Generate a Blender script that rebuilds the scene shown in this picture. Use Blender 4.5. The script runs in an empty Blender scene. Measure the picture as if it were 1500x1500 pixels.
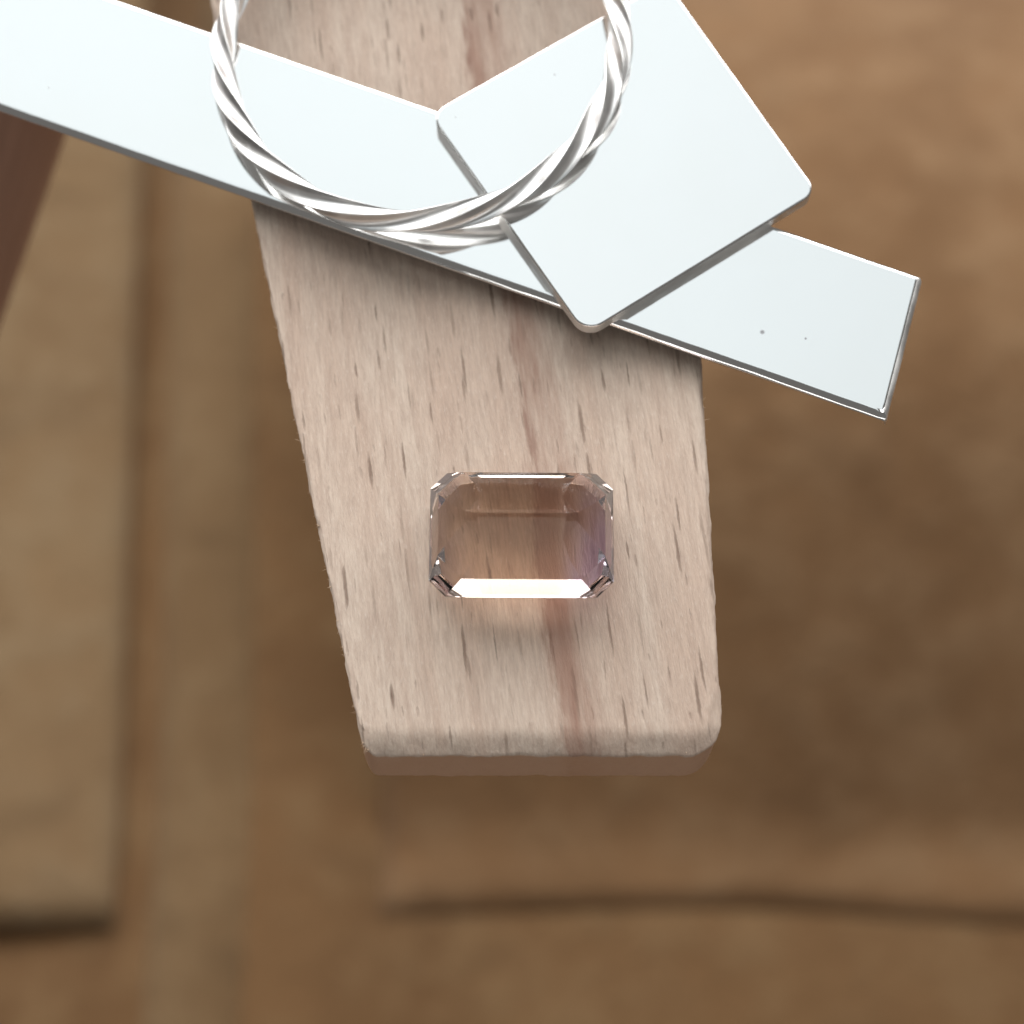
import bpy, bmesh, math, random
from mathutils import Vector, Matrix, noise

random.seed(7)
MM = 0.001                       # everything below is written in millimetres
scene = bpy.context.scene
COL = scene.collection
R = math.radians

# ------------------------------------------------------------------ camera
TILT, DIST = R(19), 100.0
cam_d = bpy.data.cameras.new('camera')
cam = bpy.data.objects.new('camera', cam_d)
COL.objects.link(cam)
cam.location = Vector((0, -DIST * math.sin(TILT), DIST * math.cos(TILT))) * MM
cam.rotation_euler = (TILT, 0, 0)
cam_d.sensor_width = 36
cam_d.lens = 72
cam_d.clip_start = 0.005
cam_d.clip_end = 10
cam_d.dof.use_dof = True
cam_d.dof.focus_distance = 0.099
cam_d.dof.aperture_fstop = 33
scene.camera = cam

# ------------------------------------------------------------------ light
world = bpy.data.worlds.new('World')
scene.world = world
world.use_nodes = True
bg = world.node_tree.nodes['Background']
bg.inputs['Color'].default_value = (1.0, 0.95, 0.90, 1)
bg.inputs['Strength'].default_value = 0.14

def area_lamp(name, zen, azi, dist, sx, sy, power, color):
    """rectangular lamp `dist` metres from the pin, aimed at it; zen from straight up, azi from +Y"""
    l = bpy.data.lights.new(name, 'AREA')
    l.shape = 'RECTANGLE'; l.size = sx; l.size_y = sy; l.energy = power; l.color = color
    o = bpy.data.objects.new(name, l); COL.objects.link(o)
    v = Vector((math.sin(R(zen)) * math.sin(R(azi)), math.sin(R(zen)) * math.cos(R(azi)), math.cos(R(zen))))
    o.location = v * dist
    o.rotation_euler = v.to_track_quat('Z', 'Y').to_euler()
    return o
def grade(lamp, terms):
    """uneven brightness of a window pane: strength = sum over (axis, from, to, s0, s1), by world position in metres"""
    l = lamp.data; l.use_nodes = True
    t = l.node_tree; em = t.nodes['Emission']
    pos = t.nodes.new('ShaderNodeNewGeometry'); sep = t.nodes.new('ShaderNodeSeparateXYZ')
    t.links.new(pos.outputs['Position'], sep.inputs[0])
    prev = None
    for (ax, f0, f1, s0, s1) in terms:
        mr = t.nodes.new('ShaderNodeMapRange'); mr.interpolation_type = 'SMOOTHSTEP'
        t.links.new(sep.outputs[ax], mr.inputs['Value'])
        for k, v in (('From Min', f0), ('From Max', f1), ('To Min', s0), ('To Max', s1)): mr.inputs[k].default_value = v
        if prev is None: prev = mr.outputs[0]
        else:
            ml = t.nodes.new('ShaderNodeMath'); ml.operation = 'MULTIPLY'
            t.links.new(prev, ml.inputs[0]); t.links.new(mr.outputs[0], ml.inputs[1]); prev = ml.outputs[0]
    t.links.new(prev, em.inputs['Strength'])
# the window in front of the bench: hazy upper part (seen in the flat silver) and bright lower part
sky_l = area_lamp('skylight_lamp', 21, 0, 0.75, 0.60, 0.44, 0.83 * 0.60 * 0.44 * math.pi, (0.895, 0.975, 0.995))
grade(sky_l, [(0, -0.02, 0.26, 1.0, 0.84), (1, 0.22, 0.50, 0.98, 1.12)])
win_l = area_lamp('window_lamp', 57, 0, 0.95, 2.4, 0.64, 4.6 * 2.4 * 0.64 * math.pi, (1.0, 0.985, 0.97))
grade(win_l, [(2, 0.40, 0.80, 1.28, 0.50)])
# light of the room behind the viewer
area_lamp('room_lamp', 70, 180, 1.3, 1.5, 0.20, 2.4 * 1.5 * 0.20 * math.pi, (1.0, 0.97, 0.93))

scene.view_settings.view_transform = 'Standard'
scene.view_settings.look = 'None'
scene.view_settings.exposure = 0.0
scene.view_settings.gamma = 1.0
cy = scene.cycles
cy.max_bounces = 14; cy.transmission_bounces = 12; cy.glossy_bounces = 6; cy.diffuse_bounces = 3
cy.use_adaptive_sampling = True; cy.adaptive_threshold = 0.02
cy.caustics_refractive = True; cy.caustics_reflective = False
cy.blur_glossy = 0.3
cy.sample_clamp_indirect = 8
cy.use_denoising = True

# ------------------------------------------------------------------ helpers
def link(name, me, mat=None, parent=None):
    o = bpy.data.objects.new(name, me); COL.objects.link(o)
    if mat: me.materials.append(mat)
    if parent: o.parent = parent
    return o

def tag(o, label=None, cat=None, group=None, kind=None):
    for k, v in (('label', label), ('category', cat), ('group', group), ('kind', kind)):
        if v: o[k] = v
    return o

def new_mesh(name, verts, faces, smooth=None):
    me = bpy.data.meshes.new(name)
    me.from_pydata([Vector(v) * MM for v in verts], [], faces)
    if smooth is None: smooth = [True] * len(faces)
    elif smooth is False: smooth = [False] * len(faces)
    me.polygons.foreach_set('use_smooth', smooth)
    me.update()
    return me

class NT:
    """small node-tree writer"""
    def __init__(self, name):
        self.m = bpy.data.materials.new(name); self.m.use_nodes = True
        self.t = self.m.node_tree
        self.b = self.t.nodes['Principled BSDF']
    def n(self, typ, ins=None, **props):
        nd = self.t.nodes.new('ShaderNode' + typ)
        for k, v in props.items(): setattr(nd, k, v)
        for k, v in (ins or {}).items(): self.set(nd.inputs[k], v)
        return nd
    def set(self, sock, v):
        if isinstance(v, bpy.types.NodeSocket): self.t.links.new(v, sock)
        elif isinstance(v, bpy.types.Node): self.t.links.new(v.outputs[0], sock)
        else: sock.default_value = v
    def math(self, op, a, b=0.0, c=0.0, clamp=False):
        nd = self.t.nodes.new('ShaderNodeMath'); nd.operation = op; nd.use_clamp = clamp
        self.set(nd.inputs[0], a); self.set(nd.inputs[1], b); self.set(nd.inputs[2], c)
        return nd.outputs[0]
    def coords(self, sx=1, sy=1, sz=1, off=(0, 0, 0)):
        """object coordinates in millimetres, scaled"""
        if not hasattr(self, 'tc'): self.tc = self.n('TexCoord')
        mp = self.n('Mapping', {'Vector': self.tc.outputs['Object'], 'Scale': (1000 * sx, 1000 * sy, 1000 * sz), 'Location': off})
        return mp.outputs[0]
    def noise(self, vec, scale=1, detail=3, rough=0.5, dist=0):
        return self.n('TexNoise', {'Vector': vec, 'Scale': scale, 'Detail': detail, 'Roughness': rough, 'Distortion': dist}).outputs['Fac']
    def ramp(self, fac, lo, hi, a=0.0, b=1.0, smooth=True):
        nd = self.n('MapRange', {'Value': fac, 'From Min': lo, 'From Max': hi, 'To Min': a, 'To Max': b})
        if smooth: nd.interpolation_type = 'SMOOTHSTEP'
        return nd.outputs[0]
    def mix(self, fac, a, b, blend='MIX'):
        nd = self.n('Mix', data_type='RGBA', blend_type=blend)
        self.set(nd.inputs[0], fac)
        self.set(nd.inputs[6], a if not isinstance(a, tuple) else (*a, 1))
        self.set(nd.inputs[7], b if not isinstance(b, tuple) else (*b, 1))
        return nd.outputs[2]
    def bump(self, h, strength, dist):
        nd = self.n('Bump', {'Height': h, 'Strength': strength, 'Distance': dist})
        self.set(self.b.inputs['Normal'], nd.outputs[0])
    def p(self, **kw):
        for k, v in kw.items():
            s = self.b.inputs[k.replace('_', ' ')]
            self.set(s, (*v, 1) if isinstance(v, tuple) and len(v) == 3 else v)
        return self

# ------------------------------------------------------------------ materials
def mat_beech():
    m = NT('beech')
    c = m.coords()
    sep = m.n('SeparateXYZ', {'Vector': c})
    x, y, z = sep.outputs
    # broad tone of the growth layers
    broad = m.noise(m.coords(0.55, 0.035, 0.3), 1, 3, 0.55, 0.3)
    col = m.mix(m.ramp(broad, 0.33, 0.68), (0.82, 0.675, 0.555), (0.715, 0.545, 0.435))
    blot = m.noise(m.coords(0.22, 0.12, 0.2, (4, 9, 0)), 1, 2, 0.5)
    col = m.mix(m.ramp(blot, 0.4, 0.75, 0, 0.5), col, (0.745, 0.625, 0.52))
    # fibres, from soft bands to fine hairs
    band = m.noise(m.coords(2.6, 0.30, 2), 1, 4, 0.65, 0.25)
    col = m.mix(m.ramp(band, 0.38, 0.72, 0.0, 0.5), col, (0.545, 0.405, 0.325))
    fib = m.noise(m.coords(7.5, 0.75, 4), 1, 4, 0.65)
    col = m.mix(m.ramp(fib, 0.35, 0.72, 0.0, 0.5), col, (0.50, 0.365, 0.29))
    hair = m.noise(m.coords(15, 2.6, 9, (3, 1, 0)), 1, 3, 0.6)
    col = m.mix(m.ramp(hair, 0.52, 0.78, 0.0, 0.5), col, (0.90, 0.80, 0.71))
    # reddish heart streak running with the grain through the middle
    rag = m.math('MULTIPLY', m.math('SUBTRACT', m.noise(m.coords(3.0, 0.5, 2, (8, 2, 0)), 1, 4, 0.65), 0.5), 1.5)
    wob = m.math('MULTIPLY', m.math('SUBTRACT', m.noise(m.coords(0.2, 0.07, 0.2), 1, 2), 0.5), 1.2)
    xs = m.math('ADD', m.math('ADD', x, wob), rag)
    edge_l = m.ramp(xs, -1.0, -0.15)
    edge_r = m.ramp(xs, 0.3, 2.1, 1, 0)
    strength = m.ramp(m.noise(m.coords(0.8, 0.09, 0.3, (7, 3, 0)), 1, 3, 0.6), 0.28, 0.64, 0.25, 0.74)
    streak = m.math('MULTIPLY', m.math('MULTIPLY', edge_l, edge_r), strength)
    col = m.mix(streak, col, (0.40, 0.22, 0.16))
    core = m.math('MULTIPLY', m.math('MULTIPLY', m.ramp(xs, -0.75, -0.25), m.ramp(xs, -0.2, 0.5, 1, 0)),
                  m.ramp(m.noise(m.coords(1.6, 0.17, 1, (1, 5, 0)), 1, 3, 0.6), 0.42, 0.66, 0.0, 0.62))
    col = m.mix(core, col, (0.29, 0.145, 0.105))
    # ray flecks: short dark dashes along the grain, three overlapping populations
    pits = None
    for k, (cx, cyy, w, l, off, keep, op) in enumerate(((1.35, 2.8, 0.072, 1.0, (0, 0, 0), 0.42, 0.66), (1.8, 3.6, 0.088, 1.45, (13.3, 5.1, 0), 0.42, 0.74), (0.75, 1.5, 0.050, 0.50, (31, 17, 0), 0.55, 0.28))):
        warp = m.math('MULTIPLY', m.math('SUBTRACT', m.noise(m.coords(0.9, 0.45, 0.9, off), 1, 2), 0.5), 0.14)
        tear = m.math('MULTIPLY', m.math('SUBTRACT', m.noise(m.coords(9, 3.0, 5, off), 1, 3), 0.5), 0.10)
        xw = m.math('ADD', m.math('ADD', x, tear), m.math('ADD', warp, m.math('MULTIPLY', y, -0.006)))
        v = m.n('CombineXYZ', {'X': m.math('DIVIDE', m.math('ADD', xw, off[0]), cx), 'Y': m.math('DIVIDE', m.math('ADD', y, off[1]), cyy), 'Z': 0.0})
        vo = m.n('TexVoronoi', {'Vector': v.outputs[0], 'Scale': 1.0, 'Randomness': 0.85}, voronoi_dimensions='2D')
        d = m.n('VectorMath', {0: v.outputs[0], 1: vo.outputs['Position']}, operation='SUBTRACT')
        ds = m.n('SeparateXYZ', {'Vector': d.outputs[0]})
        rc = m.n('SeparateColor', {'Color': vo.outputs['Color']})
        ll = m.math('MULTIPLY_ADD', rc.outputs[1], l * 0.75, l * 0.4)
        ww = m.math('MULTIPLY_ADD', rc.outputs[2], w * 0.6, w * 0.6)
        ex = m.math('POWER', m.math('DIVIDE', m.math('MULTIPLY', ds.outputs[0], cx), ww), 2.0)
        ey = m.math('POWER', m.math('DIVIDE', m.math('MULTIPLY', ds.outputs[1], cyy), ll), 2.0)
        mask = m.ramp(m.math('ADD', ex, ey), -0.15, 1.4, 1, 0)
        mask = m.math('MULTIPLY', mask, m.ramp(rc.outputs[0], keep, keep + 0.5, 0, 1, False))
        mask = m.math('MULTIPLY', mask, m.ramp(z, -0.9, -0.2))
        col = m.mix(m.math('MULTIPLY', mask, op), col, (0.20, 0.125, 0.09))
        pits = mask if pits is None else m.math('MAXIMUM', pits, mask)
    # darker end grain
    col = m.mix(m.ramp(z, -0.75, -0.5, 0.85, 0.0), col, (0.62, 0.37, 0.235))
    # grime rubbed into the worn front edge
    h = m.math('SUBTRACT', m.math('MULTIPLY_ADD', fib, 0.55, m.math('MULTIPLY', hair, 0.5)), m.math('MULTIPLY', pits, 0.8))
    m.p(Base_Color=col, Roughness=0.66)
    m.b.inputs['Specular IOR Level'].default_value = 0.28
    m.bump(h, 0.55, 0.00012)
    return m.m

def mat_silver(name, rough, tint=(0.97, 0.975, 0.97), wave=0.0, specks=()):
    m = NT(name)
    nz = m.noise(m.coords(0.35, 0.35, 0.35), 1, 3, 0.6)
    smear = m.noise(m.coords(1.6, 0.25, 1), 1, 4, 0.6)
    rg = m.math('ADD', m.ramp(nz, 0.3, 0.75, rough * 0.6, rough * 1.3), m.ramp(smear, 0.55, 0.8, 0, rough * 0.5))
    col = m.mix(m.ramp(m.noise(m.coords(0.12, 0.12, 0.12, (2, 4, 1)), 1, 3), 0.4, 0.75, 0, 0.25), tint, (0.93, 0.925, 0.90))
    metal = 1.0
    if specks:
        c = m.coords()
        tot = None
        for (px, py, r) in specks:
            dd = m.n('VectorMath', {0: c, 1: (px, py, 0)}, operation='SUBTRACT').outputs[0]
            dd = m.n('VectorMath', {0: dd, 1: (1, 1, 0)}, operation='MULTIPLY').outputs[0]
            ln = m.n('VectorMath', {0: dd}, operation='LENGTH').outputs['Value']
            k = m.ramp(ln, r * 0.4, r * 1.2, 1, 0)
            tot = k if tot is None else m.math('MAXIMUM', tot, k)
        col = m.mix(tot, col, (0.30, 0.30, 0.31))
        rg = m.math('ADD', rg, m.math('MULTIPLY', tot, 0.4))
    m.p(Base_Color=col, Metallic=metal, Roughness=rg)
    if wave:
        m.bump(m.noise(m.coords(0.28, 0.28, 0.28), 1, 2, 0.4), wave, 0.0002)
    return m.m

def mat_gem():
    m = NT('bicolour_quartz')
    sep = m.n('SeparateXYZ', {'Vector': m.coords()})
    x = sep.outputs[0]
    lil = m.math('MULTIPLY', m.ramp(x, 1.5, 3.2), m.ramp(sep.outputs[1], 2.6, -0.6, 0.25, 1.0))
    ends = m.ramp(m.math('ABSOLUTE', x), 2.0, 3.4)
    col = m.mix(ends, (0.95, 0.785, 0.67), (0.965, 0.885, 0.85))
    col = m.mix(lil, col, (0.86, 0.755, 0.945))
    m.p(Base_Color=col, Roughness=0.0, IOR=1.55)
    m.b.inputs['Transmission Weight'].default_value = 1.0
    return m.m

def mat_leather(name, a, b, c, off=(0, 0, 0), s=1.0):
    m = NT(name)
    n1 = m.noise(m.coords(0.022 * s, 0.016 * s, 0.02, off), 1, 4, 0.6, 0.4)
    n2 = m.noise(m.coords(0.11, 0.11, 0.11, off), 1, 4, 0.65)
    n3 = m.noise(m.coords(1.1, 1.1, 1.1, off), 1, 4, 0.6)
    col = m.mix(m.ramp(n1, 0.34, 0.68), a, b)
    col = m.mix(m.ramp(n2, 0.40, 0.70, 0, 0.85), col, c)
    n4 = m.noise(m.coords(0.05, 0.07, 0.05, (off[0] + 7, off[1] - 4, 2)), 1, 3, 0.6, 0.6)
    col = m.mix(m.ramp(n4, 0.53, 0.75, 0, 0.45), col, tuple(v * 0.68 for v in b))
    col = m.mix(m.ramp(n3, 0.3, 0.8, 0, 0.35), col, tuple(v * 0.62 for v in a))
    m.p(Base_Color=col, Roughness=0.85)
    m.b.inputs['Specular IOR Level'].default_value = 0.2
    m.b.inputs['Sheen Weight'].default_value = 0.15
    m.bump(m.math('ADD', n3, m.math('MULTIPLY', n2, 2.0)), 0.4, 0.001)
    return m.m

def mat_handle():
    m = NT('stained_wood')
    g = m.noise(m.coords(0.9, 0.9, 0.05), 1, 4, 0.6)
    col = m.mix(m.ramp(g, 0.3, 0.7), (0.47, 0.28, 0.20), (0.38, 0.22, 0.155))
    m.p(Base_Color=col, Roughness=0.5)
    return m.m

# ------------------------------------------------------------------ leather below the pin
def sheet(name, x0, x1, y0, y1, nx, ny, hfun, thick, mat, edge=None, parent=None):
    """a hide: a grid with a soft rounded rim and thickness, edges wandering by edge(u,v)->(dx,dy)"""
    V, F = [], []
    def grid(dz):
        base = len(V)
        for j in range(ny + 1):
            for i in range(nx + 1):
                u, v = i / nx, j / ny
                x, y = x0 + (x1 - x0) * u, y0 + (y1 - y0) * v
                if edge:
                    ex, ey = edge(u, v, x, y); x += ex; y += ey
                rim = min(i, nx - i, j, ny - j)
                drop = 0.0 if rim > 1 else (0.25 * thick if rim == 1 else 0.6 * thick)
                V.append((x, y, hfun(x, y) + (dz - drop if dz > 0 else dz)))
        return base
    t = grid(thick); b = grid(0.0)
    W = nx + 1
    for j in range(ny):
        for i in range(nx):
            k = j * W + i
            F.append((t + k, t + k + 1, t + k + 1 + W, t + k + W))
            F.append((b + k, b + k + W, b + k + 1 + W, b + k + 1))
    ring = [i for i in range(nx + 1)] + [j * W + nx for j in range(1, ny + 1)] + [ny * W + i for i in range(nx - 1, -1, -1)] + [j * W for j in range(ny - 1, 0, -1)]
    for q in range(len(ring)):
        a, c = ring[q], ring[(q + 1) % len(ring)]
        F.append((t + a, b + a, b + c, t + c))
    return link(name, new_mesh(name, V, F), mat, parent)

def wave(x, y, amp=1.0, s=0.02, o=0.0):
    return amp * noise.noise(Vector((x * s + o, y * s + o * 0.7, o)))

LEA_R = mat_leather('leather_tan', (0.275, 0.152, 0.070), (0.20, 0.106, 0.046), (0.31, 0.186, 0.095))
LEA_B = mat_leather('leather_brown', (0.22, 0.119, 0.050), (0.172, 0.090, 0.037), (0.245, 0.146, 0.068), (20, 11, 0))
LEA_L = mat_leather('leather_grey_brown', (0.285, 0.182, 0.092), (0.215, 0.13, 0.063), (0.31, 0.215, 0.12), (5, 31, 0), 1.4)
LEA_S = mat_leather('leather_strap', (0.23, 0.141, 0.068), (0.19, 0.111, 0.05), (0.255, 0.165, 0.084), (9, 47, 0), 1.4)

def z_base(x, y): return -151 + wave(x, y, 3.0, 0.018, 3.0) - 0.45 * max(0.0, y - 85) * min(1.0, max(0.0, (y - 85) / 40))
tag(sheet('leather_bench_skin', -260, 260, -170, 420, 60, 60, z_base, 1.6, LEA_B), kind='structure')

def z_right(x, y):
    # added hump: far slope tilted to the window to brighten, front slope away to darken
    d = y - 68.0
    z = -128.5 - (0.0062 * d * d if d > 0 else 0.50 * (math.sqrt(d * d + 400) - 20))
    return z + wave(x, y, 1.6, 0.022, 8.0)
o = sheet('leather_flap', -15.5, 200, 1.2, 260, 70, 84, lambda x, y: max(z_right(x, y), z_base(x, y) + 0.9), 1.7, LEA_R,
          edge=lambda u, v, x, y: (0.5 * math.sin(y * 0.05), (-0.035 * (x - 30) if x > 30 else 0.0) * (1 - v) ** 4 + 0.6 * math.sin(x * 0.07) * (1 - v)))
tag(o, 'wide blurred tan leather flap hanging behind the wooden pin on the right', 'leather')

def z_left(x, y):
    return -148.5 + wave(x, y, 2.0, 0.02, 15.0) + 0.02 * (y - 40)
o = sheet('leather_flap', -200, -46.8, -0.6, 260, 50, 84, lambda x, y: max(z_left(x, y), z_base(x, y) + 0.8), 1.6, LEA_L,
          edge=lambda u, v, x, y: (-0.03 * max(y - 10, 0) * u * 0.9, 0.5 * math.sin(x * 0.09)))
tag(o, 'blurred greyish brown leather flap with square corner at lower left', 'leather')

def z_strap(x, y):
    c = -37 - 0.03 * max(y - 10, 0)
    return z_base(x, y) + 0.1 + 2.0 * max(0.0, 1 - ((x - c) / 7.5) ** 2)
o = sheet('leather_strip', -43.5, -30.5, -60, 260, 16, 90, z_strap, 0.9, LEA_S,
          edge=lambda u, v, x, y: (-0.03 * max(y - 10, 0) + 0.5 * math.sin(y * 0.06), 0))
tag(o, 'narrow blurred leather strip running beside the greyish flap at left', 'leather')

# ------------------------------------------------------------------ rounded slabs
def resample(pts, step, radii):
    """closed CCW polygon -> list of (point, outward normal, side position) with rounded corners"""
    n = len(pts); out = []
    P = [Vector(p) for p in pts]
    corners = []
    for i in range(n):
        a, b, c = P[i - 1], P[i], P[(i + 1) % n]
        d0, d1 = (a - b).normalized(), (c - b).normalized()
        ang = d0.angle(d1); r = radii[i]
        tlen = r / math.tan(ang / 2)
        cen = b + (d0 + d1).normalized() * (r / math.sin(ang / 2))
        corners.append((b + d0 * tlen, b + d1 * tlen, cen, r))
    for i in range(n):
        p0, p1, cen, r = corners[i]
        n0, n1 = (p0 - cen), (p1 - cen)
        a0 = math.atan2(n0.y, n0.x); a1 = math.atan2(n1.y, n1.x)
        while a1 < a0: a1 += 2 * math.pi
        k = 8
        for q in range(k + 1):
            a = a0 + (a1 - a0) * q / k
            nn = Vector((math.cos(a), math.sin(a)))
            out.append((cen + nn * r, nn, i - 0.5 + 0.0 * q, i if q * 2 > k else i - 1, q / k))
        e0, e1 = p1, corners[(i + 1) % n][0]
        L = (e1 - e0).length; m = max(1, int(L / step))
        nn = Vector(((e1 - e0).y, -(e1 - e0).x)).normalized()
        for q in range(1, m):
            out.append((e0 + (e1 - e0) * q / m, nn, i, i, q / m))
    return out

def round_profile(t, r, rb=0.05, k=6):
    pr = [(r * (1 - math.sin(a)), t - r * (1 - math.cos(a))) for a in [math.pi / 2 * q / k for q in range(k + 1)]]
    return pr + [(0.0, t - r - 0.02), (0.0, rb + 0.02), (0.0, rb), (rb, 0.0)]

def slab(name, poly, radii, step, profile, mat, parent=None, jitter=0.0, z0=0.0, edge_mat=None, edge_from=6):
    """closed CCW polygon with rounded corners; profile(side, point) -> [(inset, z)...], one length for all"""
    P = [Vector(p) for p in poly]; n = len(P); KA = 8
    dirs = [(P[(i + 1) % n] - P[i]).normalized() for i in range(n)]
    nors = [Vector((d.y, -d.x)) for d in dirs]
    counts = [max(2, int((P[(i + 1) % n] - P[i]).length / step)) for i in range(n)]
    K = len(profile(0, P[0]))
    def offset_corner(i, da, db):
        a0, a1 = P[i] - nors[i - 1] * da, P[i] - nors[i] * db
        d0, d1 = dirs[i - 1], dirs[i]
        cr = d0.x * d1.y - d0.y * d1.x
        w = a1 - a0
        return a0 + d0 * ((w.x * d1.y - w.y * d1.x) / cr)
    V, F, S = [], [], []
    for k in range(K):
        tang = []
        for i in range(n):
            da = profile((i - 1) % n, P[i])[k]; db = profile(i, P[i])[k]
            X = offset_corner(i, da[0], db[0])
            r = max(radii[i] - 0.5 * (da[0] + db[0]), 0.004)
            ang = (-dirs[i - 1]).angle(dirs[i])
            tl = r / math.tan(ang / 2)
            cen = X + (dirs[i] - dirs[i - 1]).normalized() * (r / math.sin(ang / 2))
            tang.append((X - dirs[i - 1] * tl, X + dirs[i] * tl, cen, r, da[1], db[1]))
        for i in range(n):
            t0, t1, cen, r, za, zb = tang[i]
            a0 = math.atan2(nors[i - 1].y, nors[i - 1].x); a1 = math.atan2(nors[i].y, nors[i].x)
            while a1 < a0: a1 += 2 * math.pi
            pts = []
            for q in range(KA + 1):
                a = a0 + (a1 - a0) * q / KA; f = q / KA; f = f * f * (3 - 2 * f)
                pts.append((cen + Vector((math.cos(a), math.sin(a))) * r, Vector((math.cos(a), math.sin(a))), za + (zb - za) * f))
            nx = tang[(i + 1) % n][0]
            L0 = (t1 - P[i]).dot(dirs[i]); L1 = (nx - P[i]).dot(dirs[i])
            for q in range(1, counts[i]):
                base = P[i] + dirs[i] * (L0 + (L1 - L0) * q / counts[i])
                d, z = profile(i, base)[k]
                pts.append((base - nors[i] * d, nors[i], z))
            for (p, nn, z) in pts:
                j = jitter * (noise.noise(Vector((p.x * 0.9, p.y * 0.9, k * 0.25))) + 0.7 * noise.noise(Vector((p.x * 2.7, p.y * 2.7, k * 0.4 + 5)))) if k else 0
                V.append((p.x - nn.x * j, p.y - nn.y * j, z + z0))
    N = len(V) // K
    for k in range(K - 1):
        for i in range(N):
            a, b = k * N + i, k * N + (i + 1) % N
            F.append((a, a + N, b + N, b)); S.append(True)
    F.append(tuple(range(N))); S.append(False)
    F.append(tuple((K - 1) * N + i for i in range(N - 1, -1, -1))); S.append(False)
    o = link(name, new_mesh(name, V, F, S), mat, parent)
    if edge_mat:
        o.data.materials.append(edge_mat)
        for q in range(edge_from * N, (K - 1) * N): o.data.polygons[q].material_index = 1
    return o

# ------------------------------------------------------------------ the wooden bench pin
BEECH = mat_beech()
ANG = R(7.35); PIN_O = Vector((1.54, 0, 0))
def to_pin(x, y):
    d = Vector((x, y)) - PIN_O.xy
    return (d.x * math.cos(ANG) + d.y * math.sin(ANG), -d.x * math.sin(ANG) + d.y * math.cos(ANG))
pin = bpy.data.objects.new('bench_pin', None); COL.objects.link(pin)
pin.location = PIN_O * MM; pin.rotation_euler = (0, 0, ANG)
tag(pin, 'pale beech wood bench pin with rounded end carrying the silver and the gemstone', 'wooden block')

PT = 6.0
ow = [to_pin(-6.95, -12.0), to_pin(9.97, -12.0), to_pin(8.0, 75), to_pin(-26.4, 75)]
pin_out = resample(ow, 0.35, [0.85, 1.75, 2, 2])
def pin_profile(side, p):
    # side 0 front end, 1 right, 2 back, 3 left
    y = p[1]
    front = 1.0 if side % 4 == 0 else 0.5 * max(0.0, min(1.0, (-9.3 - y) / 2.0)) ** 2 if side % 4 != 2 else 0.0
    rs = {0: 0.4, 1: 0.42, 2: 0.3, 3: 0.16}[side % 4]
    side_pr = [(rs * (1 - math.sin(a)), -rs * (1 - math.cos(a))) for a in [R(90) * q / 8 for q in range(9)]]
    front_pr = [(1.30, 0.0), (1.12, -0.010), (0.90, -0.050), (0.64, -0.140), (0.38, -0.26), (0.17, -0.36), (0.05, -0.42), (0.012, -0.455), (0.0, -0.52)]
    pr = [(a[0] + (b[0] - a[0]) * front, a[1] + (b[1] - a[1]) * front) for a, b in zip(side_pr, front_pr)]
    rb = 0.5 + 0.5 * front
    pr += [(0.0, -PT * 0.35), (0.0, -PT * 0.65), (0.0, -PT + rb)]
    pr += [(rb * (1 - math.cos(a)), -PT + rb * (1 - math.sin(a))) for a in [R(30), R(60), R(90)]]
    return pr
# build with the top cap as fine rings so the surface can carry the sanded unevenness
body = slab('wood_body', ow, [0.85, 1.75, 2, 2], 0.35, pin_profile, BEECH, pin, jitter=0.09)

# torn fibres along the sawn left edge and the front corner
def fibres():
    V, F = [], []
    rnd = random.Random(3)
    left = [(p, nn) for (p, nn, _, s, f) in pin_out if s % 4 == 3 and -11 < p.y < 31]
    front = [(p, nn) for (p, nn, _, s, f) in pin_out if s % 4 == 0]
    right = [(p, nn) for (p, nn, _, s, f) in pin_out if s % 4 == 1 and p.y < 31]
    spots = [rnd.choice(left) for _ in range(170)] + [rnd.choice(front) for _ in range(3)] + [rnd.choice(right) for _ in range(16)]
    for (p, nn) in spots:
        L = rnd.choice((0.07, 0.09, 0.1, 0.12, 0.15, 0.24)) * rnd.uniform(0.6, 1.2)
        r = rnd.uniform(0.015, 0.04)
        z = -rnd.uniform(0.02, 0.5)
        along = Vector((rnd.uniform(-0.25, 0.25), rnd.choice((-1, 1, 1)) * rnd.uniform(0.3, 1.2), 0))
        d = Vector((nn.x, nn.y, rnd.uniform(-0.1, 0.5))) + along
        d.normalize()
        curl = Vector((rnd.uniform(-1, 1), rnd.uniform(-1, 1), rnd.uniform(-0.3, 1))) * 0.35
        s = d.cross(Vector((0, 0, 1)))
        if s.length < 1e-3: s = Vector((1, 0, 0))
        s.normalize(); u = s.cross(d)
        b0 = len(V)
        for k, (t, w) in enumerate(((-0.25, 1.0), (0.4, 0.75), (0.8, 0.45))):
            c = Vector((p.x - nn.x * 0.05, p.y - nn.y * 0.05, z)) + d * (L * t) + curl * (L * max(t, 0) ** 2)
            for q in range(3):
                a = q * 2 * math.pi / 3
                V.append(c + (s * math.cos(a) + u * math.sin(a)) * r * w)
        V.append(Vector((p.x, p.y, z)) + d * L * 1.05 + curl * L)
        for k in range(2):
            for q in range(3):
                a, b = b0 + k * 3 + q, b0 + k * 3 + (q + 1) % 3
                F.append((a, b, b + 3, a + 3))
        for q in range(3): F.append((b0 + 6 + q, b0 + 6 + (q + 1) % 3, b0 + 9))
    fm = NT('pale_fibre').p(Base_Color=(0.62, 0.45, 0.31), Roughness=0.8).m
    o = link('wood_fibres', new_mesh('wood_fibres', V, F), fm, pin)
    o['kind'] = 'stuff'
fibres()

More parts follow.
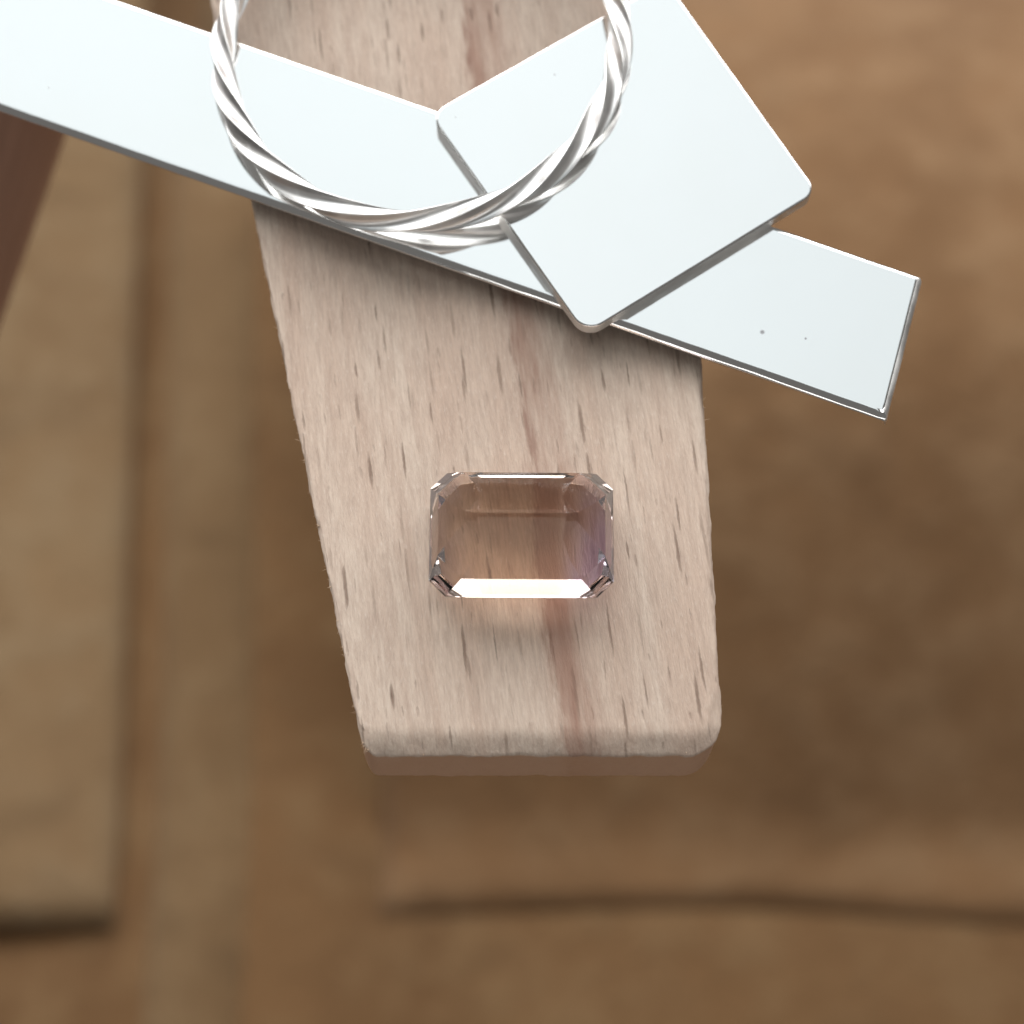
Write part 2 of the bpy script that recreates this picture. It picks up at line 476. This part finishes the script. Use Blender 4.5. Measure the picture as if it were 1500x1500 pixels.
# ------------------------------------------------------------------ the silver strip
ST = 1.05
strip_poly = [(-47.0, 29.55), (18.4, 4.38), (20.68, 12.12), (-44.2, 37.4)]
specks_s = ((12.46, 9.1, 0.13), (14.6, 8.75, 0.07), (-24.1, 22.95, 0.05))
SILVER_S = mat_silver('polished_silver_strip', 0.055, (0.965, 0.975, 0.975), 0.05, specks_s)
def strip_profile(side, p):
    if side % 4 == 0:                                  # long edge: soft roll at the left, crisper to the right
        t = max(0.0, min(1.0, (p[0] + 26) / 26.0))
        t *= 1 - max(0.0, min(1.0, (p[0] - 13.0) / 5.0)) * 0.6
        w = 0.44 + 0.04 * t; h = w * (0.50 + 0.14 * t); am = R(66)
        pr = [(w * (1 - math.sin(a) / math.sin(am)), ST - h * (1 - math.cos(a)) / (1 - math.cos(am))) for a in [am * (q / 8) for q in range(9)]]
        return pr + [(0.03, ST - h - 0.05), (0.22, (ST - h) * 0.5), (0.45, 0.0)]
    r = {1: 0.38, 2: 0.26, 3: 0.3}[side % 4]
    pr = round_profile(ST, r, 0.05, 6)
    return pr
NP = len(strip_profile(0, (0, 0)))
def strip_prof(side, p):
    pr = strip_profile(side, p)
    while len(pr) < NP: pr.insert(-2, ((pr[-3][0] + pr[-2][0]) / 2, (pr[-3][1] + pr[-2][1]) / 2))
    return pr[:NP]
SILVER_E = mat_silver('filed_silver_edge', 0.5, (0.93, 0.92, 0.90))
strip = slab('silver_strip', strip_poly, [0.12, 0.15, 0.25, 0.3], 0.4, strip_prof, SILVER_S, jitter=0.012, z0=0.03)
tag(strip, 'long polished silver strip lying slantwise across the wooden pin', 'silver strip')

strip.data.materials.append(SILVER_E)                    # the sawn right-hand end is matt
for f_ in strip.data.polygons:
    if f_.normal.x * 0.93 - f_.normal.y * 0.36 > 0.25: f_.material_index = 1

# ------------------------------------------------------------------ the silver square
SQ_T = 0.80; SQ_Z = ST + 0.034
SILVER_Q = mat_silver('polished_silver_square', 0.05, (0.975, 0.98, 0.98), 0.05, ((2.2, 23.25, 0.06), (-2.9, 20.75, 0.04)))
sq_poly = [(-4.25, 20.98), (3.62, 8.65), (15.45, 16.5), (8.11, 28.9)]
plate = slab('silver_plate', sq_poly, [0.95, 1.0, 0.8, 0.8], 0.35, lambda s, p: round_profile(SQ_T, 0.10, 0.012, 6), SILVER_Q, jitter=0.012, z0=SQ_Z, edge_mat=SILVER_E)
tag(plate, 'square polished silver plate with rounded corners lying on the strip', 'silver plate')

# ------------------------------------------------------------------ the twisted ring
def ring_mesh():
    N, M = 900, 24
    Rr, half = 10.35, 0.50
    quarter_turns = 16
    V, F = [], []
    prof = []                                            # square wire with small rounded arrises
    rc = 0.075
    for q in range(4):
        base = math.pi / 2 * q
        c = Vector((math.cos(base + math.pi / 4), math.sin(base + math.pi / 4))) * ((half - rc) * math.sqrt(2))
        for j in range(5):
            a = base + math.pi / 2 * j / 4
            p = c + Vector((math.cos(a), math.sin(a))) * rc
            prof.append((math.atan2(p.y, p.x), p.length))
        for f in (-0.45, 0.0, 0.45):                     # flat between this arris and the next, a little hollow
            na = base + math.pi / 2
            n_, t_ = Vector((math.cos(na), math.sin(na))), Vector((-math.sin(na), math.cos(na)))
            p = n_ * (half - 0.03 * (1 - (f / 0.6) ** 2)) + t_ * f
            prof.append((math.atan2(p.y, p.x), p.length))
    M = len(prof)
    for i in range(N):
        s = 2 * math.pi * i / N
        ph = math.pi / 2 * (quarter_turns / (2 * math.pi) * s + 0.36 * math.sin(2 * s)) + R(-20)
        rr = Rr * (1 + 0.010 * math.cos(2 * (s - R(235)))) + 0.06 * noise.noise(Vector((math.cos(s) * 2, math.sin(s) * 2, 0)))
        c = Vector((math.cos(s) * rr, math.sin(s) * rr, 0.10 * noise.noise(Vector((math.cos(s) * 1.5, math.sin(s) * 1.5, 4)))))
        e1 = Vector((math.cos(s), math.sin(s), 0)); e2 = Vector((0, 0, 1))
        wv = 1 + 0.05 * noise.noise(Vector((math.cos(s) * 3, math.sin(s) * 3, 9)))
        for (a, r) in prof:
            V.append(c + (e1 * math.cos(a + ph) + e2 * math.sin(a + ph)) * r * wv)
    for i in range(N):
        for k in range(M):
            a, b = i * M + k, i * M + (k + 1) % M
            c, d = ((i + 1) % N) * M + k, ((i + 1) % N) * M + (k + 1) % M
            F.append((a, b, d, c))
    return new_mesh('twisted_ring', V, F)
SILVER_R = mat_silver('satin_silver_wire', 0.48, (0.96, 0.955, 0.945))
ring = link('twisted_ring', ring_mesh(), SILVER_R)
nrm = Vector((-0.050, 0.018, 1)).normalized()
ring.matrix_world = Matrix.Translation(Vector((-4.72, 25.0, 2.20)) * MM) @ Vector((0, 0, 1)).rotation_difference(nrm).to_matrix().to_4x4()
tag(ring, 'twisted silver wire ring resting on the strip and the square plate', 'ring')

# ------------------------------------------------------------------ the gemstone, lying on its table with the pavilion up
def octo(a, b, c, z):
    return [(-a + c, -b, z), (a - c, -b, z), (a, -b + c, z), (a, b - c, z), (a - c, b, z), (-a + c, b, z), (-a, b - c, z), (-a, -b + c, z)]
def gem_mesh():
    A, B, Cc = 4.42, 3.12, 0.80
    g = 1.10                                             # height of the girdle's upper edge
    loops = [octo(A - 1.15, 2.06, 0.80, 0.0),
             octo(A - 0.55, 2.64, 0.92, 0.49),
             octo(A, B, Cc, 0.98),
             octo(A, B, Cc, g),
             octo(A - 0.45, B - 0.45, 1.14, g + 1.357),
             octo(A - 1.08, B - 1.20, 1.06, g + 1.964),
             octo(A - 1.75, B - 2.10, 0.74, g + 2.594)]
    keel_z = g + 3.207
    V = [v for l in loops for v in l]
    k0 = len(V); V += [(-2.1, 0, keel_z), (2.1, 0, keel_z)]
    F = [tuple(range(7, -1, -1))]
    for q in range(len(loops) - 1):
        for i in range(8):
            a, b = q * 8 + i, q * 8 + (i + 1) % 8
            F.append((a, b, b + 8, a + 8))
    t = (len(loops) - 1) * 8
    F += [(t, t + 1, k0 + 1, k0), (t + 1, t + 2, k0 + 1), (t + 2, t + 3, k0 + 1), (t + 3, t + 4, k0 + 1),
          (t + 4, t + 5, k0, k0 + 1), (t + 5, t + 6, k0), (t + 6, t + 7, k0), (t + 7, t, k0)]
    me = new_mesh('gemstone', V, F, False)
    return me
gem = link('gemstone', gem_mesh(), mat_gem())
gem.location = Vector((0.46, -1.53, 0.02)) * MM
gem.rotation_euler = (0, 0, R(-0.4))
tag(gem, 'clear step-cut rectangular gemstone with lilac end lying on the wooden pin', 'gemstone')

# ------------------------------------------------------------------ tool handle at the left
def handle():
    prof = [(0, 0.0), (0, 6.0), (1.5, 8.6), (6, 10.2), (12, 10.9), (20, 11.3), (34, 11.6), (80, 12.6), (110, 11.8), (128, 9.6), (137, 6.0), (140, 0.0)]
    M = 40; V, F = [], []
    for (l, r) in prof:
        for k in range(M):
            a = 2 * math.pi * k / M
            V.append((max(r, 0.01) * math.cos(a), max(r, 0.01) * math.sin(a), l))
    for j in range(len(prof) - 1):
        for k in range(M):
            a, b = j * M + k, j * M + (k + 1) % M
            F.append((a, b, b + M, a + M))
    o = link('wooden_handle', new_mesh('wooden_handle', V, F), mat_handle())
    p0, p1 = Vector((-32.1, 51.9, -11.4)), Vector((-88.2, -52.5, -85.8))
    o.location = p0 * MM
    o.rotation_euler = (p1 - p0).to_track_quat('Z', 'Y').to_euler()
    tag(o, 'blurred dark reddish brown handle below the strip at the left edge', 'handle')
handle()
